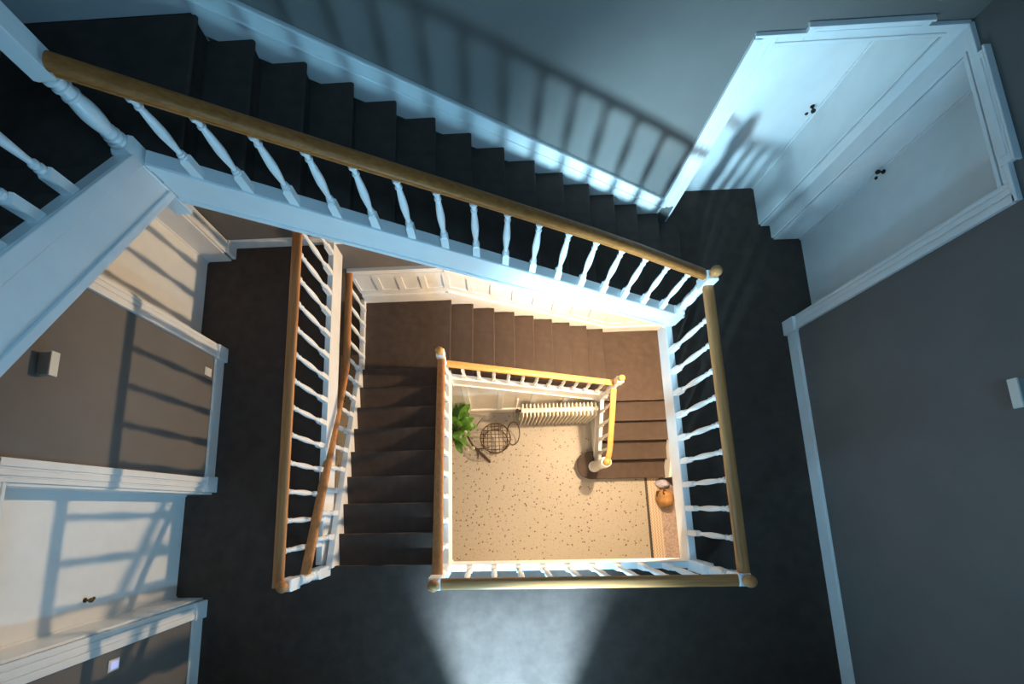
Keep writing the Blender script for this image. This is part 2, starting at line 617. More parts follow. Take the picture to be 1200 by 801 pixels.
def step_mesh(front, back, z, drop=R + 0.02):
    """carpeted step: front edge line (a,b), back line (c,d) as xy, top z.  rounded nosing, riser below"""
    a, b = Vector(front[0]), Vector(front[1])
    c, d = Vector(back[0]), Vector(back[1])
    ra = (a - c).normalized()
    rb = (b - d).normalized()
    prof = []                     # (forward offset from the front edge, z offset)
    prof.append((-0.045, -drop))
    prof.append((-NOSE - 0.004, -drop))
    prof.append((-NOSE, -0.040))
    for k in range(7):
        t = -PI / 2 + PI * k / 6
        prof.append((-0.016 + 0.016 * math.cos(t), -0.016 + 0.016 * math.sin(t) - (0.008 if k == 0 else 0)))
    m = MB()
    loops = []
    for (p, q, dr) in ((a, c, ra), (b, d, rb)):
        loop = [(p.x + dr.x * o, p.y + dr.y * o, z + h) for o, h in prof]
        loop.append((q.x, q.y, z))
        loop.append((q.x, q.y, z - 0.045))
        e = p + dr * (-0.045)
        loop.append((e.x, e.y, z - 0.045))
        loops.append(loop)
    m.loft(loops)
    return m


def rake(pts_face, thick_vec, zt, zb, parent, name, material, bead=None, cap=None, bevel=0.004):
    """board following a sloped line: pts_face [(x,y)] , zt/zb lists of top and bottom z"""
    m = MB()
    t = Vector((*thick_vec, 0))
    rings = []
    for (x, y), a, b in zip(pts_face, zt, zb):
        p = Vector((x, y, 0))
        rings.append([tuple(p + Vector((0, 0, b))), tuple(p + t + Vector((0, 0, b))),
                      tuple(p + t + Vector((0, 0, a))), tuple(p + Vector((0, 0, a)))])
    m.loft(rings)
    if bead:
        for (off0, off1, n) in bead:            # raised bands measured from the bottom
            rr = []
            tn = -t.normalized() * n
            for (x, y), b in zip(pts_face, zb):
                p = Vector((x, y, b))
                rr.append([tuple(p + Vector((0, 0, off0))), tuple(p + tn + Vector((0, 0, off0 + 0.006))),
                           tuple(p + tn + Vector((0, 0, off1 - 0.004))), tuple(p + Vector((0, 0, off1)))])
            m.loft(rr)
    return m.build(name, material, parent, bevel)


# --- upper north flight: rises from the landing at the north-east towards the north-west
UG = 0.268
UX = [2.064 - UG * i for i in range(15)]
UYN, UYS = 2.945, 1.90
fl = thing('stair_flight', 'long upper stair flight of black carpeted steps with white stringer along the north wall', 'stairs', (0.2, 2.4, 0), 'carpeted stair flights')


def unz(x):
    return R + R / UG * (2.064 - x)


for i in range(14):
    x = UX[i]
    step_mesh([(x, UYN), (x, UYS)], [(UX[i + 1] - 0.03, UYN), (UX[i + 1] - 0.03, UYS)], R * (i + 1)).build('step', M['carpet'], fl)
xs = [1.99, -1.80]
rake([(x, 1.838) for x in xs], (0, 0.085), [unz(x) + 0.035 for x in xs], [unz(x) - 0.27 for x in xs], fl, 'stringer', M['white'],
     bead=[(0.0, 0.045, 0.012), (0.255, 0.305, 0.010)])
xs = [1.80, -1.715]
rake([(x, 2.938) for x in xs], (0, 0.032), [unz(x) + 0.20 for x in xs], [unz(x) - 0.14 for x in xs], fl, 'wall_stringer', M['white'],
     bead=[(0.205, 0.235, 0.012), (0.315, 0.34, 0.008)])
xs = [2.06, -1.70]
m = MB()
m.loft([[(x, 1.90, unz(x) - 0.235), (x, NY, unz(x) - 0.235), (x, NY, unz(x) - 0.205), (x, 1.90, unz(x) - 0.205)] for x in xs])
m.build('soffit', M['plaster'], fl)

# --- upper quarter landing at the north-west
ql = thing('quarter_landing', 'dark carpeted quarter landing at the top of the north flight, upper left corner', 'stair landing', (-2.3, 2.4, 2.4), 'carpeted quarter landings')
step_mesh([(UX[14], UYN), (UX[14], 1.90)], [(WX, UYN), (WX, 1.90)], 15 * R, drop=0.18).build('carpet', M['carpet'], ql)
m = MB().box(WX, -1.72, 1.84, NY, 2.22, 2.352)
m.build('slab', M['plaster'], ql)
m = MB().box(WX, UX[14] + 0.02, 2.952, NY, 2.40, 2.53)
m.box(WX, UX[14] + 0.02, 2.958, NY, 2.53, 2.55)
m.build('skirting', M['white'], ql)

# --- upper west flight: rises south over the west wall
VG = 0.286
VYS = [1.80 - VG * i for i in range(8)]
fl = thing('stair_flight', 'upper stair flight along the west wall, seen at the far left edge', 'stairs', (-2.3, 1, 2.4), 'carpeted stair flights')


def vnz(y):
    return 2.56 + R / VG * (1.80 - y)


for i in range(7):
    y = VYS[i]
    step_mesh([(WX, y), (-1.90, y)], [(WX, VYS[i + 1] - 0.03), (-1.90, VYS[i + 1] - 0.03)], 2.4 + R * (i + 1)).build('step', M['carpet'], fl)
ys = [1.84, -0.22]
rake([(-1.822, y) for y in ys], (-0.085, 0), [vnz(y) + 0.03 for y in ys], [vnz(y) - 0.30 for y in ys], fl, 'stringer', M['white'],
     bead=[(0.0, 0.055, 0.014), (0.24, 0.33, 0.012)])
m = MB()
m.loft([[(WX, y, vnz(y) - 0.28), (-1.90, y, vnz(y) - 0.28), (-1.90, y, vnz(y) - 0.24), (WX, y, vnz(y) - 0.24)] for y in (1.84, -0.22)])
m.build('soffit', M['plaster'], fl)

# --- lower west flight: from the landing down north
WG = 0.305


def wxl(y):      # left (west) edge of the steps
    return -1.575 - 0.062 * (y + 0.55)


def wxr(y):
    return -0.475 - 0.036 * (y + 0.55)


WYF = [-0.549 + WG * i for i in range(9)]
fl = thing('stair_flight', 'stair flight of dark grey carpeted steps going down from the landing between two handrails', 'stairs', (-1.05, 0.6, -9 * R), 'carpeted stair flights')


def wnz(y):
    return -R / WG * (y + 0.549)


for i in range(1, 9):
    y = WYF[i]
    yb = WYF[i - 1] - 0.02
    step_mesh([(wxl(y), y), (wxr(y), y)], [(wxl(yb), yb), (wxr(yb), yb)], -R * i).build('step', M['carpet'], fl)
# riser under the landing edge
step_mesh([(-1.575, WYF[0]), (-0.475, WYF[0])], [(-1.575, WYF[0] - 0.016), (-0.475, WYF[0] - 0.016)], -0.0005).build('step', M['carpet'], fl)
ys = [-0.60, 1.80]
rake([(wxr(y) + 0.045, y) for y in ys], (-0.06, 0), [wnz(y) + 0.06 for y in ys], [wnz(y) - 0.27 for y in ys], fl, 'stringer', M['white'],
     bead=[(0.0, 0.04, 0.006)])
ys = [-0.56, 1.93]
rake([(wxl(y) - 0.06, y) for y in ys], (0.065, 0), [wnz(y) + 0.07 for y in ys], [wnz(y) - 0.24 for y in ys], fl, 'stringer', M['white'])
m = MB()
m.loft([[(wxl(y), y, wnz(y) - 0.24), (wxr(y), y, wnz(y) - 0.24), (wxr(y), y, wnz(y) - 0.21), (wxl(y), y, wnz(y) - 0.21)] for y in (-0.56, 1.9)])
m.build('soffit', M['plaster'], fl)

# --- quarter landing north-west, lower
Q1 = -9 * R
ql = thing('quarter_landing', 'brown carpeted quarter landing below white wainscot, between the two lower stair flights', 'stair landing', (-1.1, 2.4, Q1), 'carpeted quarter landings')
NGO = 0.309
NXF = [-0.495 + NGO * i for i in range(9)]
m = step_mesh([(NXF[0], 2.94), (NXF[0] - 0.035, 1.86)], [(-1.735, 2.94), (-1.735, 1.86)], Q1, drop=0.18)
m.build('carpet', M['carpet'], ql)
MB().box(-1.735, NXF[0] - 0.06, 1.80, NY, Q1 - 0.2, Q1 - 0.048).build('slab', M['plaster'], ql)
MB().box(-1.80, -1.735, 1.90, NY, Q1 - 0.22, Q1 + 0.07).build('curb', M['white'], ql, bevel=0.004)

# --- lower north flight
fl = thing('stair_flight', 'middle stair flight of brown carpeted steps below the white wainscot panels', 'stairs', (0.75, 2.4, -18 * R), 'carpeted stair flights')


def nnz(x):
    return Q1 - R / NGO * (x - NXF[0])


def nsk(i):
    return -0.035 * (1 - i / 8)


for i in range(1, 9):
    x, xb = NXF[i], NXF[i - 1] - 0.02
    step_mesh([(x, 2.94), (x + nsk(i), 1.78)], [(xb, 2.94), (xb + nsk(i - 1), 1.78)], Q1 - R * i).build('step', M['carpet'], fl)
xs = [-0.50, 1.86]
rake([(x, 1.745) for x in xs], (0, 0.06), [nnz(x) + 0.10 for x in xs], [nnz(x) - 0.26 for x in xs], fl, 'stringer', M['white'],
     bead=[(0.0, 0.05, 0.014), (0.30, 0.345, 0.008)])
m = MB()
m.loft([[(x, 1.78, nnz(x) - 0.24), (x, NY, nnz(x) - 0.24), (x, NY, nnz(x) - 0.21), (x, 1.78, nnz(x) - 0.21)] for x in (-0.5, 1.95)])
m.build('soffit', M['plaster'], fl)

# --- quarter landing north-east, lower
Q2 = -18 * R
EGO = 0.316
EYF = [1.709 - EGO * i for i in range(5)]
ql = thing('quarter_landing', 'warm-lit brown carpeted quarter landing beside the short bottom flight', 'stair landing', (2.5, 2.3, Q2), 'carpeted quarter landings')
step_mesh([(1.93, EYF[0]), (EX, EYF[0])], [(1.93, 2.94), (EX, 2.94)], Q2, drop=0.18).build('carpet', M['carpet'], ql)
step_mesh([(1.977, 2.94), (1.977, 1.80)], [(1.92, 2.94), (1.92, 1.80)], Q2 - 0.001, drop=0.12).build('carpet_edge', M['carpet'], ql)
MB().box(1.96, EX, EYF[0] + 0.05, NY, Q2 - 0.2, Q2 - 0.048).build('slab', M['plaster'], ql)

# --- bottom east flight with curtail step
fl = thing('stair_flight', 'short bottom stair flight with a rounded curtail step on the terrazzo', 'stairs', (2.5, 1.1, G), 'carpeted stair flights')
for i in range(1, 4):
    y, yb = EYF[i], EYF[i - 1] + 0.02
    step_mesh([(1.93, y), (EX, y)], [(1.93, yb), (EX, yb)], Q2 - R * i).build('step', M['carpet'], fl)
# curtail step
out = []
cx, cy, rr = 1.80, 0.695, 0.25
out.append((EX, EYF[4]))
for k in range(15):
    a = -PI / 2 - PI * 1.03 * k / 14
    out.append((cx + rr * math.cos(a), cy + rr * math.sin(a)))
out.append((EX, 0.95))
m = MB()


def inset(d):
    r2 = rr - d
    o = [(EX, EYF[4] + d)]
    for k in range(15):
        a = -PI / 2 - PI * 1.03 * k / 14
        o.append((cx + r2 * math.cos(a), cy + r2 * math.sin(a)))
    o.append((EX, 0.95))
    return o


zt = Q2 - 4 * R
m.loft([[(x, y, z) for x, y in inset(d)] for d, z in
        ((0.03, G), (0.03, zt - 0.04), (0.010, zt - 0.036), (0.0, zt - 0.018), (0.006, zt - 0.004), (0.018, zt))])
m.build('curtail_step', M['carpet'], fl)


def enz(y):
    return Q2 - R / EGO * (EYF[0] - y)


ys = [1.78, 0.60]
rake([(1.865, y) for y in ys], (0.06, 0), [enz(y) + 0.09 for y in ys], [enz(y) - 0.24 for y in ys], fl, 'stringer', M['white'],
     bead=[(0.0, 0.045, 0.01)])
# closed side below the stringer
m = MB()
m.hexa([(1.885, 0.86, G), (1.925, 0.86, G), (1.925, 1.76, G), (1.885, 1.76, G),
        (1.885, 0.86, enz(0.86) - 0.2), (1.925, 0.86, enz(0.86) - 0.2), (1.925, 1.76, enz(1.76) - 0.2), (1.885, 1.76, enz(1.76) - 0.2)])
m.box(1.872, 1.885, 0.86, 1.74, G, G + 0.12)
m.build('side_panel', M['cream'], fl, bevel=0.003)
ys = [1.709, 0.44]
rake([(EX - 0.05, y) for y in ys], (0.05, 0), [enz(y) + 0.16 for y in ys], [enz(y) - 0.1 for y in ys], fl, 'wall_stringer', M['white'])

# ------------------------------------------------------------------ wainscot of the lower stairs (north wall) and hall panelling
w = thing('wainscot', 'white panelled wainscot along the north wall above the lower stairs', 'wall panelling', (0.5, 2.95, Q1))
m = MB()


def wain_seg(m, xa, xb, za, zb, h, y=NY, t=0.014):
    """sloped panel segment from xa to xb, base line za->zb"""
    def q(x):
        return za + (zb - za) * (x - xa) / (xb - xa)

    def band(x0, x1, o0, o1, th):
        m.loft([[(x, y - th, q(x) + o0), (x, y + 0.0, q(x) + o0), (x, y + 0.0, q(x) + o1), (x, y - th, q(x) + o1)] for x in (x0, x1)])
    band(xa, xb, -0.30, h, t)
    band(xa, xb, 0.0, 0.19, t + 0.016)
    band(xa, xb, 0.19, 0.215, t + 0.024)
    band(xa, xb, 0.30, 0.36, t + 0.014)
    band(xa, xb, h - 0.19, h - 0.11, t + 0.014)
    band(xa, xb, h - 0.05, h, t + 0.024)
    band(xa, xb, h, h + 0.022, t + 0.034)
    L = xb - xa
    n = max(1, round(L / 0.33))
    for k in range(n + 1):
        x = xa + L * k / n
        band(max(xa, x - 0.04), min(xb, x + 0.04), 0.36, h - 0.19, t + 0.014)


wain_seg(m, -1.735, -0.52, Q1, Q1, 0.88)
m.build('flat_panelling', M['white'], w, bevel=0.002)
m = MB()
wain_seg(m, -0.52, 1.977, Q1 + 0.03, Q2 + 0.03, 0.88)
m.build('raked_panelling', M['white'], w, bevel=0.002)
m = MB()
wain_seg(m, 1.977, EX, Q2, Q2, 0.88)
m.build('flat_panelling', M['white'], w, bevel=0.002)

hp = thing('hall_panelling', 'cream panelling under the middle stair flight behind the radiator', 'wall panelling', (0.7, 1.77, G))
m = MB()
x0, x1 = -0.39, 1.885
m.hexa([(x0, 1.765, G), (x1, 1.765, G), (x1, 1.80, G), (x0, 1.80, G),
        (x0, 1.765, nnz(x0) - 0.22), (x1, 1.765, nnz(x1) - 0.22), (x1, 1.80, nnz(x1) - 0.22), (x0, 1.80, nnz(x0) - 0.22)])
m.build('panel_board', M['cream'], hp)
MB().box(-1.70, x0 - 0.004, 1.772, 1.79, G, Q1 - 0.23).build('panel_board', M['cream'], hp)
m = MB()
m.box(x0, x1, 1.738, 1.765, G, G + 0.22)
m.box(x0, x1, 1.745, 1.765, G + 0.22, G + 0.25)
m.build('skirting', M['cream'], hp, bevel=0.003)
for k in range(5):
    x = x0 + 0.03 + (x1 - x0 - 0.06) * k / 4
    m = MB()
    xa, xb = x - 0.045, x + 0.045
    m.hexa([(xa, 1.744, G + 0.22), (xb, 1.744, G + 0.22), (xb, 1.765, G + 0.22), (xa, 1.765, G + 0.22),
            (xa, 1.744, nnz(xa) - 0.25), (xb, 1.744, nnz(xb) - 0.25), (xb, 1.765, nnz(xb) - 0.25), (xa, 1.765, nnz(xa) - 0.25)])
    m.build('stile', M['white'], hp, bevel=0.003)

# ------------------------------------------------------------------ balusters, newels, rails


def baluster_mesh(name, h, block=0.16):
    """turned baluster of total height h, block = square foot height; base at z=0"""
    m = MB()
    m.sq(0, 0, [(0.0255, 0), (0.0255, block - 0.012), (0.020, block)])
    u = h - block

    def z(t):
        return block + u * t
    prof = [(0.020, z(0.0)), (0.0255, z(0.010)), (0.0255, z(0.032)), (0.016, z(0.042)), (0.0225, z(0.055)), (0.0225, z(0.075)), (0.0145, z(0.088)),
            (0.0155, z(0.12)), (0.021, z(0.24)), (0.0265, z(0.38)), (0.0265, z(0.45)), (0.0235, z(0.58)), (0.0185, z(0.71)), (0.0155, z(0.765)),
            (0.0225, z(0.778)), (0.0225, z(0.80)), (0.0150, z(0.812)), (0.0170, z(0.85)), (0.0185, z(0.885)), (0.0265, z(0.90)), (0.0265, z(0.935)),
            (0.0165, z(0.95)), (0.019, z(1.0))]
    m.lathe(0, 0, prof, 12)
    return m


PROTO = {}


def baluster(parent, x, y, z0, z1, block=0.16):
    key = (round(z1 - z0, 2), block)
    if key not in PROTO:
        o = baluster_mesh('baluster', key[0], block).build('baluster', M['white'], parent)
        o.location = Vector((x, y, z0)) - parent.location
        PROTO[key] = o
        return o
    return copy_to(PROTO[key], parent, (x, y, z0))


RAIL = [(-0.034, -0.052), (0.034, -0.052), (0.034, -0.040), (0.028, -0.034), (0.043, -0.024), (0.0445, -0.012), (0.040, -0.004),
        (0.026, 0.0035), (0.010, 0.006), (-0.010, 0.006), (-0.026, 0.0035), (-0.040, -0.004), (-0.0445, -0.012), (-0.043, -0.024), (-0.028, -0.034), (-0.034, -0.040)]


def rail_mesh(pts):
    """handrail along pts (top centre line)"""
    pts = [Vector(p) for p in pts]
    m = MB()
    rings = []
    n = len(pts)
    for i, p in enumerate(pts):
        t = (pts[min(i + 1, n - 1)] - pts[max(i - 1, 0)])
        h = Vector((t.x, t.y, 0)).normalized()
        side = Vector((h.y, -h.x, 0))
        slope = t.z / max(1e-6, Vector((t.x, t.y)).length)
        k = math.sqrt(1 + slope * slope)
        rings.append([tuple(p + side * a + Vector((0, 0, b * k))) for a, b in RAIL])
    m.loft(rings, True, True)
    return m


def newel(name, label, x, y, z0, ztop, block_h=0.34, cap=True, hw=0.05, ang=0.0, group=None, up_block=0.19, head_block=None):
    """square foot block, turned shaft, square head block, wooden ball cap. ztop = centre of the ball"""
    t = thing('newel_post', label, 'newel post', (x, y, z0), 'newel posts of the stairwell')
    MB().sq(x, y, [(hw, z0), (hw, z0 + block_h - 0.02), (hw * 0.8, z0 + block_h)], ang).build('base_block', M['white'], t, bevel=0.004)
    hb = ztop - 0.05                      # top of head block
    ht = hb - up_block
    a, b = z0 + block_h, ht
    L = b - a
    prof = [(0.036, a), (0.049, a + 0.006), (0.049, a + 0.020), (0.040, a + 0.024), (0.046, a + 0.032), (0.046, a + 0.046), (0.036, a + 0.052), (0.041, a + 0.060),
            (0.041, a + 0.072), (0.034, a + 0.080), (0.037, a + L * 0.22), (0.046, a + L * 0.36), (0.049, a + L * 0.46), (0.047, a + L * 0.56), (0.038, a + L * 0.70),
            (0.044, a + L * 0.715), (0.044, a + L * 0.74), (0.037, a + L * 0.75), (0.037, a + L * 0.83), (0.045, a + L * 0.84), (0.045, a + L * 0.865), (0.037, a + L * 0.875),
            (0.038, a + L * 0.93), (0.049, a + L * 0.945), (0.049, a + L * 0.975), (0.038, b)]
    MB().lathe(x, y, prof, 18).build('turned_shaft', M['white'], t)
    MB().sq(x, y, [(hw * 0.8, ht), (hw * 0.96, ht + 0.015), (hw * 0.96, hb - 0.012), (hw * 0.75, hb)], ang).build('head_block', M['white'], t, bevel=0.003)
    if cap:
        m = MB()
        m.lathe(x, y, [(0.030, hb), (0.034, hb + 0.008), (0.026, hb + 0.014), (0.037, hb + 0.024), (0.046, hb + 0.042), (0.047, hb + 0.055),
                       (0.042, hb + 0.072), (0.030, hb + 0.086), (0.014, hb + 0.093), (0.002, hb + 0.095)], 18)
        m.build('ball_cap', M['warm_lit_oak_z' if z0 < -1 else 'oak_z'], t)
    return t


# newels of the landing
newel('newel_post', 'white newel post with wooden ball cap at the foot of the long upper flight', 1.905, 1.872, 0.0, 1.05, up_block=0.21)
newel('newel_post', 'white newel post with brown ball cap at the right end of the bottom handrail', 1.905, -0.585, 0.0, 0.965)
newel('newel_post', 'white newel post with ball cap at the left end of the bottom handrail', -0.462, -0.585, -0.27, 0.965, block_h=0.55)
newel('newel_post', 'white newel post with ball cap where the two left handrails meet', -1.655, -0.585, -0.27, 0.93, block_h=0.55)
# lower newels
newel('newel_post', 'white newel post with small ball cap beside the brown quarter landing', -0.548, 1.765, Q1 - 0.25, -0.31, block_h=0.5)
newel('newel_post', 'white newel post with orange ball cap above the radiator end', 1.898, 1.760, Q2 - 0.25, -1.66, block_h=0.5)

# east balustrade of the landing
b = thing('balustrade', 'balustrade on the right side of the well with turned white balusters and oak handrail', 'balustrade', (1.905, 0.65, 0), 'balustrades of the stairwell')
MB().box(1.872, 1.938, -0.56, 1.86, -0.19, 0.035).build('curb', M['white'], b, bevel=0.006)
rail_mesh([(1.912, -0.535, 0.90), (1.912, 1.822, 0.90)]).build('handrail', M['oak_y'], b)
for k in range(9):
    baluster(b, 1.905, -0.285 + 0.2295 * k, 0.035, 0.85)
# south balustrade
b = thing('balustrade', 'balustrade along the bottom of the well with pale-lit oak handrail', 'balustrade', (0.7, -0.58, 0), 'balustrades of the stairwell')
MB().box(-0.42, 1.872, -0.612, -0.545, -0.215, 0.035).build('curb', M['white'], b, bevel=0.006)
rail_mesh([(-0.412, -0.588, 0.90), (1.857, -0.588, 0.90)]).build('handrail', M['oak_x'], b)
for k in range(9):
    baluster(b, -0.225 + 0.232 * k, -0.585, 0.035, 0.85)
# west strip balustrade
b = thing('balustrade', 'leftmost balustrade edging the west side of the landing, handrail straight', 'balustrade', (-1.715, 1.1, 0), 'balustrades of the stairwell')
MB().box(-1.748, -1.685, -0.53, 2.965, -0.25, 0.035).build('curb', M['white'], b, bevel=0.006)
rail_mesh([(-1.712, -0.60, 0.90), (-1.712, 2.965, 0.90)]).build('handrail', M['oak_y'], b)
for k in range(14):
    baluster(b, -1.715, -0.325 + 0.2425 * k, 0.035, 0.85)

# upper north flight balustrade
b = thing('balustrade', 'long sloping balustrade with oak handrail, toned dark for shade, crossing the top of the well', 'balustrade', (0, 1.88, 1.0), 'balustrades of the stairwell')
NR = [(-1.80, 3.045), (-1.27, 2.76), (-0.75, 2.482), (-0.08, 2.128), (0.79, 1.655), (1.15, 1.45), (1.83, 1.035)]


def nrz(x):
    for (xa_, za_), (xb_, zb_) in zip(NR, NR[1:]):
        if x <= xb_:
            break
    return za_ + (zb_ - za_) * (x - xa_) / (xb_ - xa_)


rail_mesh([(x, 1.868, z) for x, z in reversed(NR)]).build('handrail', M['shaded_oak_x'], b)
for k in range(16):
    x = 1.690 - 0.2188 * k
    baluster(b, x, 1.868, unz(x) + 0.0, nrz(x) - 0.055, 0.15)
# newel between the two upper flights
newel('newel_post', 'tall thick newel post at the upper left where two stair flights meet', -1.865, 1.885, 2.09, 3.64, block_h=0.505, hw=0.052, up_block=0.63)
# upper west balustrade
b = thing('balustrade', 'balustrade of the upper west flight, thick pale balusters at the far left edge', 'balustrade', (-1.86, 1, 2.8), 'balustrades of the stairwell')
rail_mesh([(-1.865, 1.83, vnz(1.83) + 0.80), (-1.865, -0.2, vnz(-0.2) + 0.80)]).build('handrail', M['shaded_oak_y'], b)
for k in range(8):
    y = 1.44 - 0.215 * k
    baluster(b, -1.865, y, vnz(y) + 0.02, vnz(y) + 0.745, 0.14)

# lower west flight, outer (left) balustrade: level over the quarter landing, then rising south
b = thing('balustrade', 'bent oak handrail and white balusters on the left side of the stairs going down', 'balustrade', (-1.68, 1, -0.8), 'balustrades of the stairwell')


def wlx(y):
    return -1.715 + 0.036 * (1.68 - y) if y < 1.68 else -1.715


def wlz(y):
    return -0.575 if y > 1.70 else -0.575 + 0.505 * (1.70 - y)


rail_mesh([(wlx(2.94), 2.94, wlz(2.94)), (wlx(1.95), 1.95, wlz(1.95)), (wlx(1.76), 1.76, wlz(1.76) + 0.005), (wlx(1.66), 1.66, wlz(1.66) + 0.01),
           (wlx(1.5), 1.5, wlz(1.5)), (wlx(0.5), 0.5, wlz(0.5)), (-1.635, -0.545, wlz(-0.545))]).build('handrail', M['oak_y'], b)
for k in range(14):
    y = 2.80 - 0.236 * k
    base = max(Q1, wnz(y)) + 0.06 if y < 1.9 else Q1 + 0.06
    xx = wxl(y) - 0.03 if y < 1.9 else -1.765
    baluster(b, 0.5 * (xx + wlx(y)), y, base, wlz(y) - 0.055, 0.14)
# lower west flight, inner (well side) balustrade
b = thing('balustrade', 'balustrade between the dark stairs and the open well with straight oak handrail', 'balustrade', (-0.5, 0.6, -0.7), 'balustrades of the stairwell')


def wrx(y):
    return -0.462 - 0.0365 * (y + 0.585)


rail_mesh([(wrx(y), y, wnz(y) + 0.72) for y in (-0.545, 0.5, 1.72)]).build('handrail', M['oak_y'], b)
for k in range(9):
    y = -0.37 + 0.243 * k
    baluster(b, wrx(y), y, wnz(y) + 0.05, wnz(y) + 0.665, 0.14)
# lower north flight balustrade
b = thing('balustrade', 'short balustrade with oak handrail tinted for warm light above the radiator', 'balustrade', (0.7, 1.77, -2), 'balustrades of the stairwell')
rail_mesh([(-0.505, 1.768, nnz(-0.505) + 0.66), (1.855, 1.768, nnz(1.855) + 0.74)]).build('handrail', M['warm_lit_oak_x'], b)
for k in range(11):
    x = -0.33 + 0.2055 * k
    baluster(b, x, 1.775, nnz(x) + 0.09, nnz(x) + 0.615, 0.12)
# bottom flight balustrade
b = thing('balustrade', 'shortest balustrade with orange handrail curving down to the bottom newel', 'balustrade', (1.89, 1.2, -2.8), 'balustrades of the stairwell')
rail_mesh([(1.898, 1.715, enz(1.715) + 0.80), (1.896, 1.2, enz(1.2) + 0.79), (1.895, 0.86, enz(0.86) + 0.77), (1.885, 0.76, enz(0.76) + 0.76), (1.868, 0.69, enz(0.69) + 0.75)]).build('handrail', M['warm_lit_oak_y'], b)
for k in range(4):
    y = 1.53 - 0.215 * k
    baluster(b, 1.895, y, enz(y) + 0.08, enz(y) + 0.735, 0.12)
# bottom newel: plain round column on the curtail step with a wooden knob
t = thing('newel_post', 'round white bottom newel post with flat orange knob on the curtail step', 'newel post', (1.85, 0.665, zt), 'newel posts of the stairwell')
MB().lathe(1.85, 0.665, [(0.100, zt), (0.100, zt + 0.05), (0.080, zt + 0.07), (0.086, zt + 0.10), (0.076, zt + 0.13), (0.084, zt + 0.4), (0.078, zt + 0.66),
                         (0.090, zt + 0.69), (0.090, zt + 0.75), (0.078, zt + 0.77), (0.084, zt + 0.80), (0.084, zt + 0.87), (0.06, zt + 0.885)], 22).build('column', M['white'], t)
MB().lathe(1.85, 0.665, [(0.045, zt + 0.885), (0.058, zt + 0.90), (0.060, zt + 0.925), (0.048, zt + 0.945), (0.02, zt + 0.955), (0.002, zt + 0.957)], 20).build('knob', M['warm_lit_oak_z'], t)

# ------------------------------------------------------------------ radiator
t = thing('radiator', 'cream cast-iron column radiator on the terrazzo under the stair panelling', 'radiator', (1.19, 1.57, G))
pitch, n = 0.0640, 20
xa = 0.575
src = None
for k in range(n):
    x = xa + pitch * k
    if src is None:
        m = MB()
        # flat cast fin with rounded front and back edges and domed ends
        def fin(z, k):
            return [(x + 0.0165 * k * math.copysign(abs(math.cos(q)) ** 0.6, math.cos(q)), 1.58 + 0.120 * (0.75 + 0.25 * k) * math.copysign(abs(math.sin(q)) ** 0.45, math.sin(q)), z)
                    for q in [2 * PI * i / 20 for i in range(20)]]
        m.loft([fin(G + 0.07, 0.4), fin(G + 0.085, 0.85), fin(G + 0.12, 1.0), fin(G + 0.82, 1.0), fin(G + 0.855, 0.85), fin(G + 0.87, 0.4)], True, True)
        src = m.build('column', M['radiator'], t)
    else:
        copy_to(src, t, (x, src.location.y + t.location.y, src.location.z + t.location.z))
m = MB()
m.tube([(xa - 0.03, 1.58, G + 0.83), (xa + pitch * (n - 1) + 0.035, 1.58, G + 0.83)], 0.040, 12)
m.tube([(xa - 0.03, 1.58, G + 0.14), (xa + pitch * (n - 1) + 0.035, 1.58, G + 0.14)], 0.034, 12)
m.build('connecting_pipe', M['radiator'], t)
m = MB()
for x in (xa, xa + pitch * (n - 1)):
    for y in (1.50, 1.66):
        m.tube([(x, y, G), (x, y, G + 0.10)], [0.022, 0.014], 8)
m.build('foot', M['radiator'], t)
m = MB()
m.tube([(xa - 0.03, 1.58, G + 0.83), (xa - 0.11, 1.58, G + 0.83), (xa - 0.115, 1.60, G + 0.83)], 0.016, 8)
m.tube([(xa - 0.10, 1.58, G + 0.80), (xa - 0.10, 1.58, G + 0.90)], [0.03, 0.026], 10)
m.build('valve', M['black_metal'], t)
m = MB()
m.tube([(xa - 0.115, 1.64, G), (xa - 0.115, 1.64, nnz(xa) - 0.26)], 0.011, 8)
m.tube([(xa - 0.115, 1.60, G + 0.83), (xa - 0.115, 1.64, G + 0.83)], 0.013, 8)
m.build('riser_pipe', M['radiator'], t)

# ------------------------------------------------------------------ wire stand
t = thing('wire_stand', 'round rusty wire stand with a grid top on the terrazzo beside the plant', 'plant stand', (0.10, 1.20, G))


def circ(cx, cy, z, r, n=36):
    return [(cx + r * math.cos(2 * PI * i / n), cy + r * math.sin(2 * PI * i / n), z) for i in range(n)]


cx, cy, zt2, rr = 0.10, 1.185, G + 0.46, 0.262
MB().tube(circ(cx, cy, zt2, rr), 0.011, 8, closed=True).build('top_ring', M['rust'], t)
m = MB()
for k in range(-3, 4):
    o = k * 0.068
    L = math.sqrt(max(0, rr * rr - o * o))
    m.tube([(cx + o, cy - L, zt2), (cx + o + random.uniform(-.01, .01), cy + L, zt2)], 0.0058, 6)
    m.tube([(cx - L, cy + o, zt2 + 0.008), (cx + L, cy + o + random.uniform(-.01, .01), zt2 + 0.008)], 0.0058, 6)
m.build('wire_grid', M['rust'], t)
MB().tube(circ(cx, cy, G + 0.06, rr * 0.86), 0.009, 8, closed=True).build('bottom_ring', M['rust'], t)
for k in range(4):
    a = PI / 4 + k * PI / 2 + 0.35
    c, s = math.cos(a), math.sin(a)
    MB().tube([(cx + rr * 0.9 * c, cy + rr * 0.9 * s, G), (cx + rr * 0.86 * c, cy + rr * 0.86 * s, G + 0.06), (cx + rr * c, cy + rr * s, zt2)], 0.009, 6).build('leg', M['rust'], t)
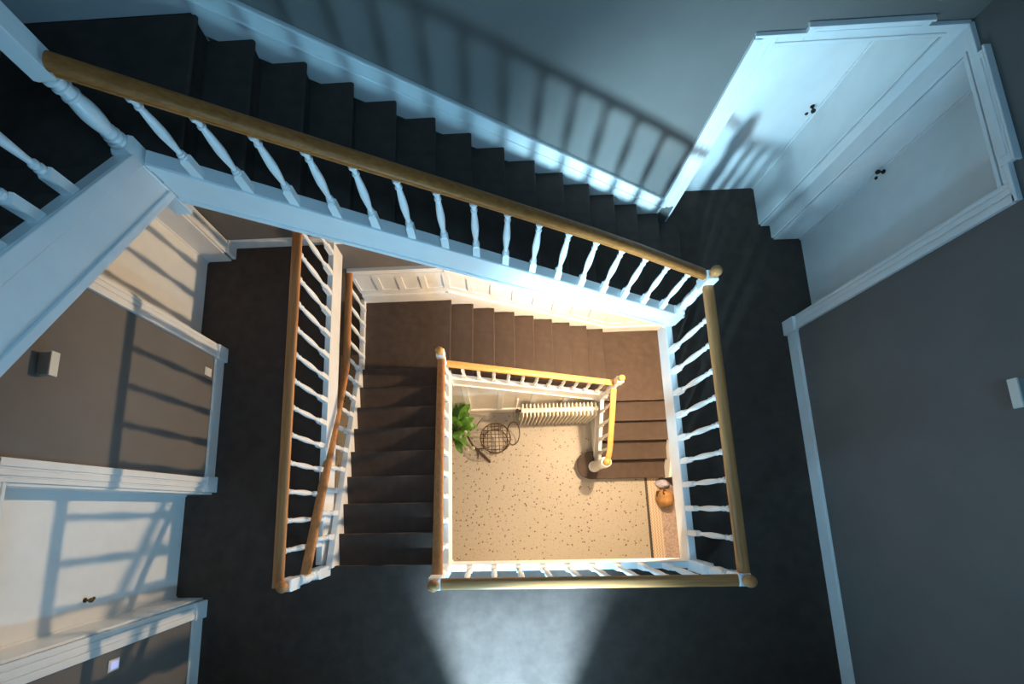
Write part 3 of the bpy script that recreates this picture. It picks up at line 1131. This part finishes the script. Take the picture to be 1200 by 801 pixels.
# loose iron hoop leaning beside it
pts = []
for k in range(26):
    a = 2 * PI * k / 26
    pts.append((0.43 + 0.115 * math.cos(a), 1.30 + 0.185 * math.sin(a), G + 0.19 + 0.17 * math.sin(a)))
tag(MB().tube(pts, 0.009, 7, closed=True).build('wire_hoop', M['rust']), 'thin dark wire hoop leaning between wire stand and radiator', 'hoop')

# ------------------------------------------------------------------ potted plant
t = thing('potted_plant', 'green leafy potted plant with white blooms beside the wire stand', 'plant', (-0.62, 1.30, G))
pc = Vector((-0.62, 1.33, G))
pot = MB().lathe(pc.x, pc.y, [(0.12, G), (0.17, G + 0.28), (0.185, G + 0.29), (0.185, G + 0.33), (0.165, G + 0.33), (0.155, G + 0.29)], 22).build('pot', M['pot'], t)
MB().lathe(pc.x, pc.y, [(0.155, G + 0.28), (0.155, G + 0.30), (0.01, G + 0.305)], 18).build('soil', M['soil'], pot)


def leaf_mesh(base, tip, width, lift):
    base, tip = Vector(base), Vector(tip)
    m = MB()
    d = tip - base
    side = d.cross(Vector((0, 0, 1))).normalized()
    n = 9
    rows = []
    for i in range(n + 1):
        s = i / n
        c = base + d * s + Vector((0, 0, lift * math.sin(PI * s)))
        w_ = width * (math.sin(PI * min(1, s * 0.94 + 0.03)) ** 0.75) * (0.72 + 0.5 * s * (1 - s)) if i < n else 0.002
        w_ = max(w_, 0.003)
        rows.append([c - side * w_ + Vector((0, 0, 0.25 * w_)), c, c + side * w_ + Vector((0, 0, 0.25 * w_))])
    vs = [[m.bm.verts.new(p) for p in r] for r in rows]
    for a, b_ in zip(vs, vs[1:]):
        for k in range(2):
            f = m.bm.faces.new((a[k], a[k + 1], b_[k + 1], b_[k]))
            f.smooth = True
    bmesh.ops.solidify(m.bm, geom=list(m.bm.faces), thickness=0.003)
    return m


rnd = random.Random(3)
LE = [(0.22, 0.33), (0.42, 0.05), (0.24, -0.30), (0.12, -0.42), (0.05, 0.45), (0.30, 0.42), (0.16, 0.10), (0.30, -0.12), (-0.15, 0.30), (-0.3, 0.0),
      (-0.1, -0.3), (0.08, -0.2), (0.20, 0.52), (0.06, 0.22), (0.18, -0.18), (0.36, 0.18), (0.10, 0.36), (0.28, 0.28)]
for i, (dx, dy) in enumerate(LE):
    hb = 0.52 + 0.22 * rnd.random()
    e = Vector((pc.x + dx, pc.y + dy, G + hb))
    m_ = Vector((pc.x + dx * 0.30, pc.y + dy * 0.30, G + hb + 0.02))
    st = MB().tube([(pc.x, pc.y, G + 0.30), (pc.x + dx * 0.15, pc.y + dy * 0.15, G + 0.45), tuple(m_)], 0.006, 6).build('stem', M['leaf'], t)
    leaf_mesh(m_, e, 0.062 + 0.02 * rnd.random(), 0.06).build('leaf', M['leaf'], st)
for dx, dy in ((0.185, -0.10), (0.30, -0.345), (0.21, -0.37), (0.10, -0.17)):
    e = Vector((pc.x + dx, pc.y + dy, G + 0.74))
    fs = MB().tube([(pc.x, pc.y, G + 0.30), (pc.x + dx * 0.5, pc.y + dy * 0.5, G + 0.6), tuple(e)], 0.005, 6).build('flower_stem', M['leaf'], t)
    leaf_mesh(e, e + Vector((0.10 * (0.4 + dx), 0.05 + dy * 0.2, 0.05)), 0.036, 0.02).build('flower', M['petal'], fs)

# ------------------------------------------------------------------ driftwood branch
t = thing('branch', 'dark forked bare branch lying on the terrazzo below the plant', 'branch', (-0.2, 0.95, G))
m = MB()
z = G + 0.03
m.tube([(-0.42, 1.30, z + 0.12), (-0.32, 1.12, z + 0.06), (-0.22, 1.02, z), (-0.10, 0.90, z), (0.0, 0.80, z)], [0.014, 0.02, 0.022, 0.026, 0.018], 8)
m.build('main_stem', M['bark'], t)
m = MB()
m.tube([(-0.25, 1.05, z + 0.02), (-0.12, 1.055, z + 0.05), (0.0, 1.07, z + 0.09)], [0.015, 0.012, 0.006], 7)
m.build('twig', M['bark'], t)
m = MB()
m.tube([(-0.23, 1.02, z), (-0.22, 0.94, z), (-0.225, 0.86, z + 0.01)], [0.014, 0.011, 0.005], 7)
m.build('twig', M['bark'], t)
m = MB()
m.tube([(-0.36, 1.40, z + 0.02), (-0.22, 1.50, z + 0.09), (-0.12, 1.62, z + 0.12)], [0.012, 0.010, 0.005], 7)
m.build('twig', M['bark'], t)

# ------------------------------------------------------------------ bag on the floor by the bottom stairs
t = thing('bag', 'orange-tan rounded bag on the floor beside the bottom step', 'bag', (3.08, 0.12, G))
m = MB()
cxb, cyb = 3.05, 0.09
rings = []
for s, zz in ((0.75, 0.0), (0.95, 0.03), (1.0, 0.14), (0.92, 0.24), (0.68, 0.31), (0.35, 0.335)):
    rings.append([(cxb + 0.13 * s * math.copysign(abs(math.cos(2 * PI * i / 20)) ** 0.8, math.cos(2 * PI * i / 20)),
                   cyb + 0.16 * s * math.copysign(abs(math.sin(2 * PI * i / 20)) ** 0.8, math.sin(2 * PI * i / 20)), G + zz) for i in range(20)])
m.loft(rings, True, True)
m.build('bag_body', M['tan_leather'], t)
m = MB()
m.tube([(cxb - 0.06, cyb + 0.06, G + 0.30), (cxb - 0.10, cyb + 0.09, G + 0.36), (cxb - 0.08, cyb + 0.15, G + 0.36), (cxb - 0.04, cyb + 0.12, G + 0.28)], 0.012, 8)
m.build('strap', M['bark'], t)
m = MB()
m.hexa([(cxb - 0.125, cyb + 0.02, G + 0.12), (cxb - 0.02, cyb + 0.02, G + 0.30), (cxb - 0.02, cyb + 0.12, G + 0.29), (cxb - 0.12, cyb + 0.12, G + 0.12),
        (cxb - 0.145, cyb + 0.02, G + 0.13), (cxb - 0.03, cyb + 0.02, G + 0.335), (cxb - 0.03, cyb + 0.12, G + 0.315), (cxb - 0.135, cyb + 0.12, G + 0.13)])
m.build('flap', M['bark'], t, bevel=0.004)
m = MB()
rings = []
for s, zz in ((0.9, 0.0), (1.0, 0.04), (0.85, 0.10), (0.4, 0.14)):
    rings.append([(3.07 + 0.13 * s * math.cos(2 * PI * i / 14) + 0.012 * math.sin(5 * i), 0.335 + 0.085 * s * math.sin(2 * PI * i / 14), G + zz) for i in range(14)])
m.loft(rings, True, True)
tag(m.build('folded_cloth', M['lilac']), 'crumpled grey-lilac cloth behind the orange-tan bag', 'cloth')

# ------------------------------------------------------------------ small wall fittings
t = thing('wall_fitting', 'boxy white wall fitting with shade-greyed housing high on the west wall between the doors', 'wall fitting', (WX, 0.96, 1.86), 'boxed wall fittings')
MB().box(WX, WX + 0.082, 0.885, 1.035, 1.860, 1.906).build('housing', M['shade_grey_plastic'], t, bevel=0.003)
MB().box(WX + 0.082, WX + 0.094, 0.880, 1.040, 1.855, 1.912).build('cover', M['plastic'], t, bevel=0.003)
MB().lathe(WX + 0.045, 0.95, [(0.008, 1.906), (0.008, 1.909), (0.004, 1.910)], 10).build('screw', M['chrome'], t)
t = thing('wall_fitting', 'boxy white wall fitting with shade-greyed housing at the right edge on the east wall', 'wall fitting', (EX, 0.58, 1.86), 'boxed wall fittings')
MB().box(EX - 0.082, EX, 0.50, 0.665, 1.860, 1.900).build('housing', M['shade_grey_plastic'], t, bevel=0.003)
MB().box(EX - 0.094, EX - 0.082, 0.495, 0.670, 1.855, 1.906).build('cover', M['plastic'], t, bevel=0.003)
MB().lathe(EX - 0.045, 0.58, [(0.008, 1.900), (0.008, 1.903), (0.004, 1.904)], 10).build('screw', M['chrome'], t)


def switch(label, y, z, face):
    t = thing('light_switch', label, 'light switch', (WX, y, z - 0.04), 'light switches on the west wall')
    pl = MB().box(WX, WX + 0.010, y - 0.042, y + 0.042, z - 0.05, z + 0.05).build('plate', M['plastic'], t, bevel=0.003)
    MB().box(WX + 0.010, WX + 0.016, y - 0.027, y + 0.027, z - 0.035, z + 0.035).build('rocker', M[face], pl, bevel=0.002)


switch('small white light switch low on the west wall between the two doors', 1.42, 0.24, 'plastic')
switch('glowing bluish light switch below the brass-knobbed door', -1.11, 1.02, 'lit')
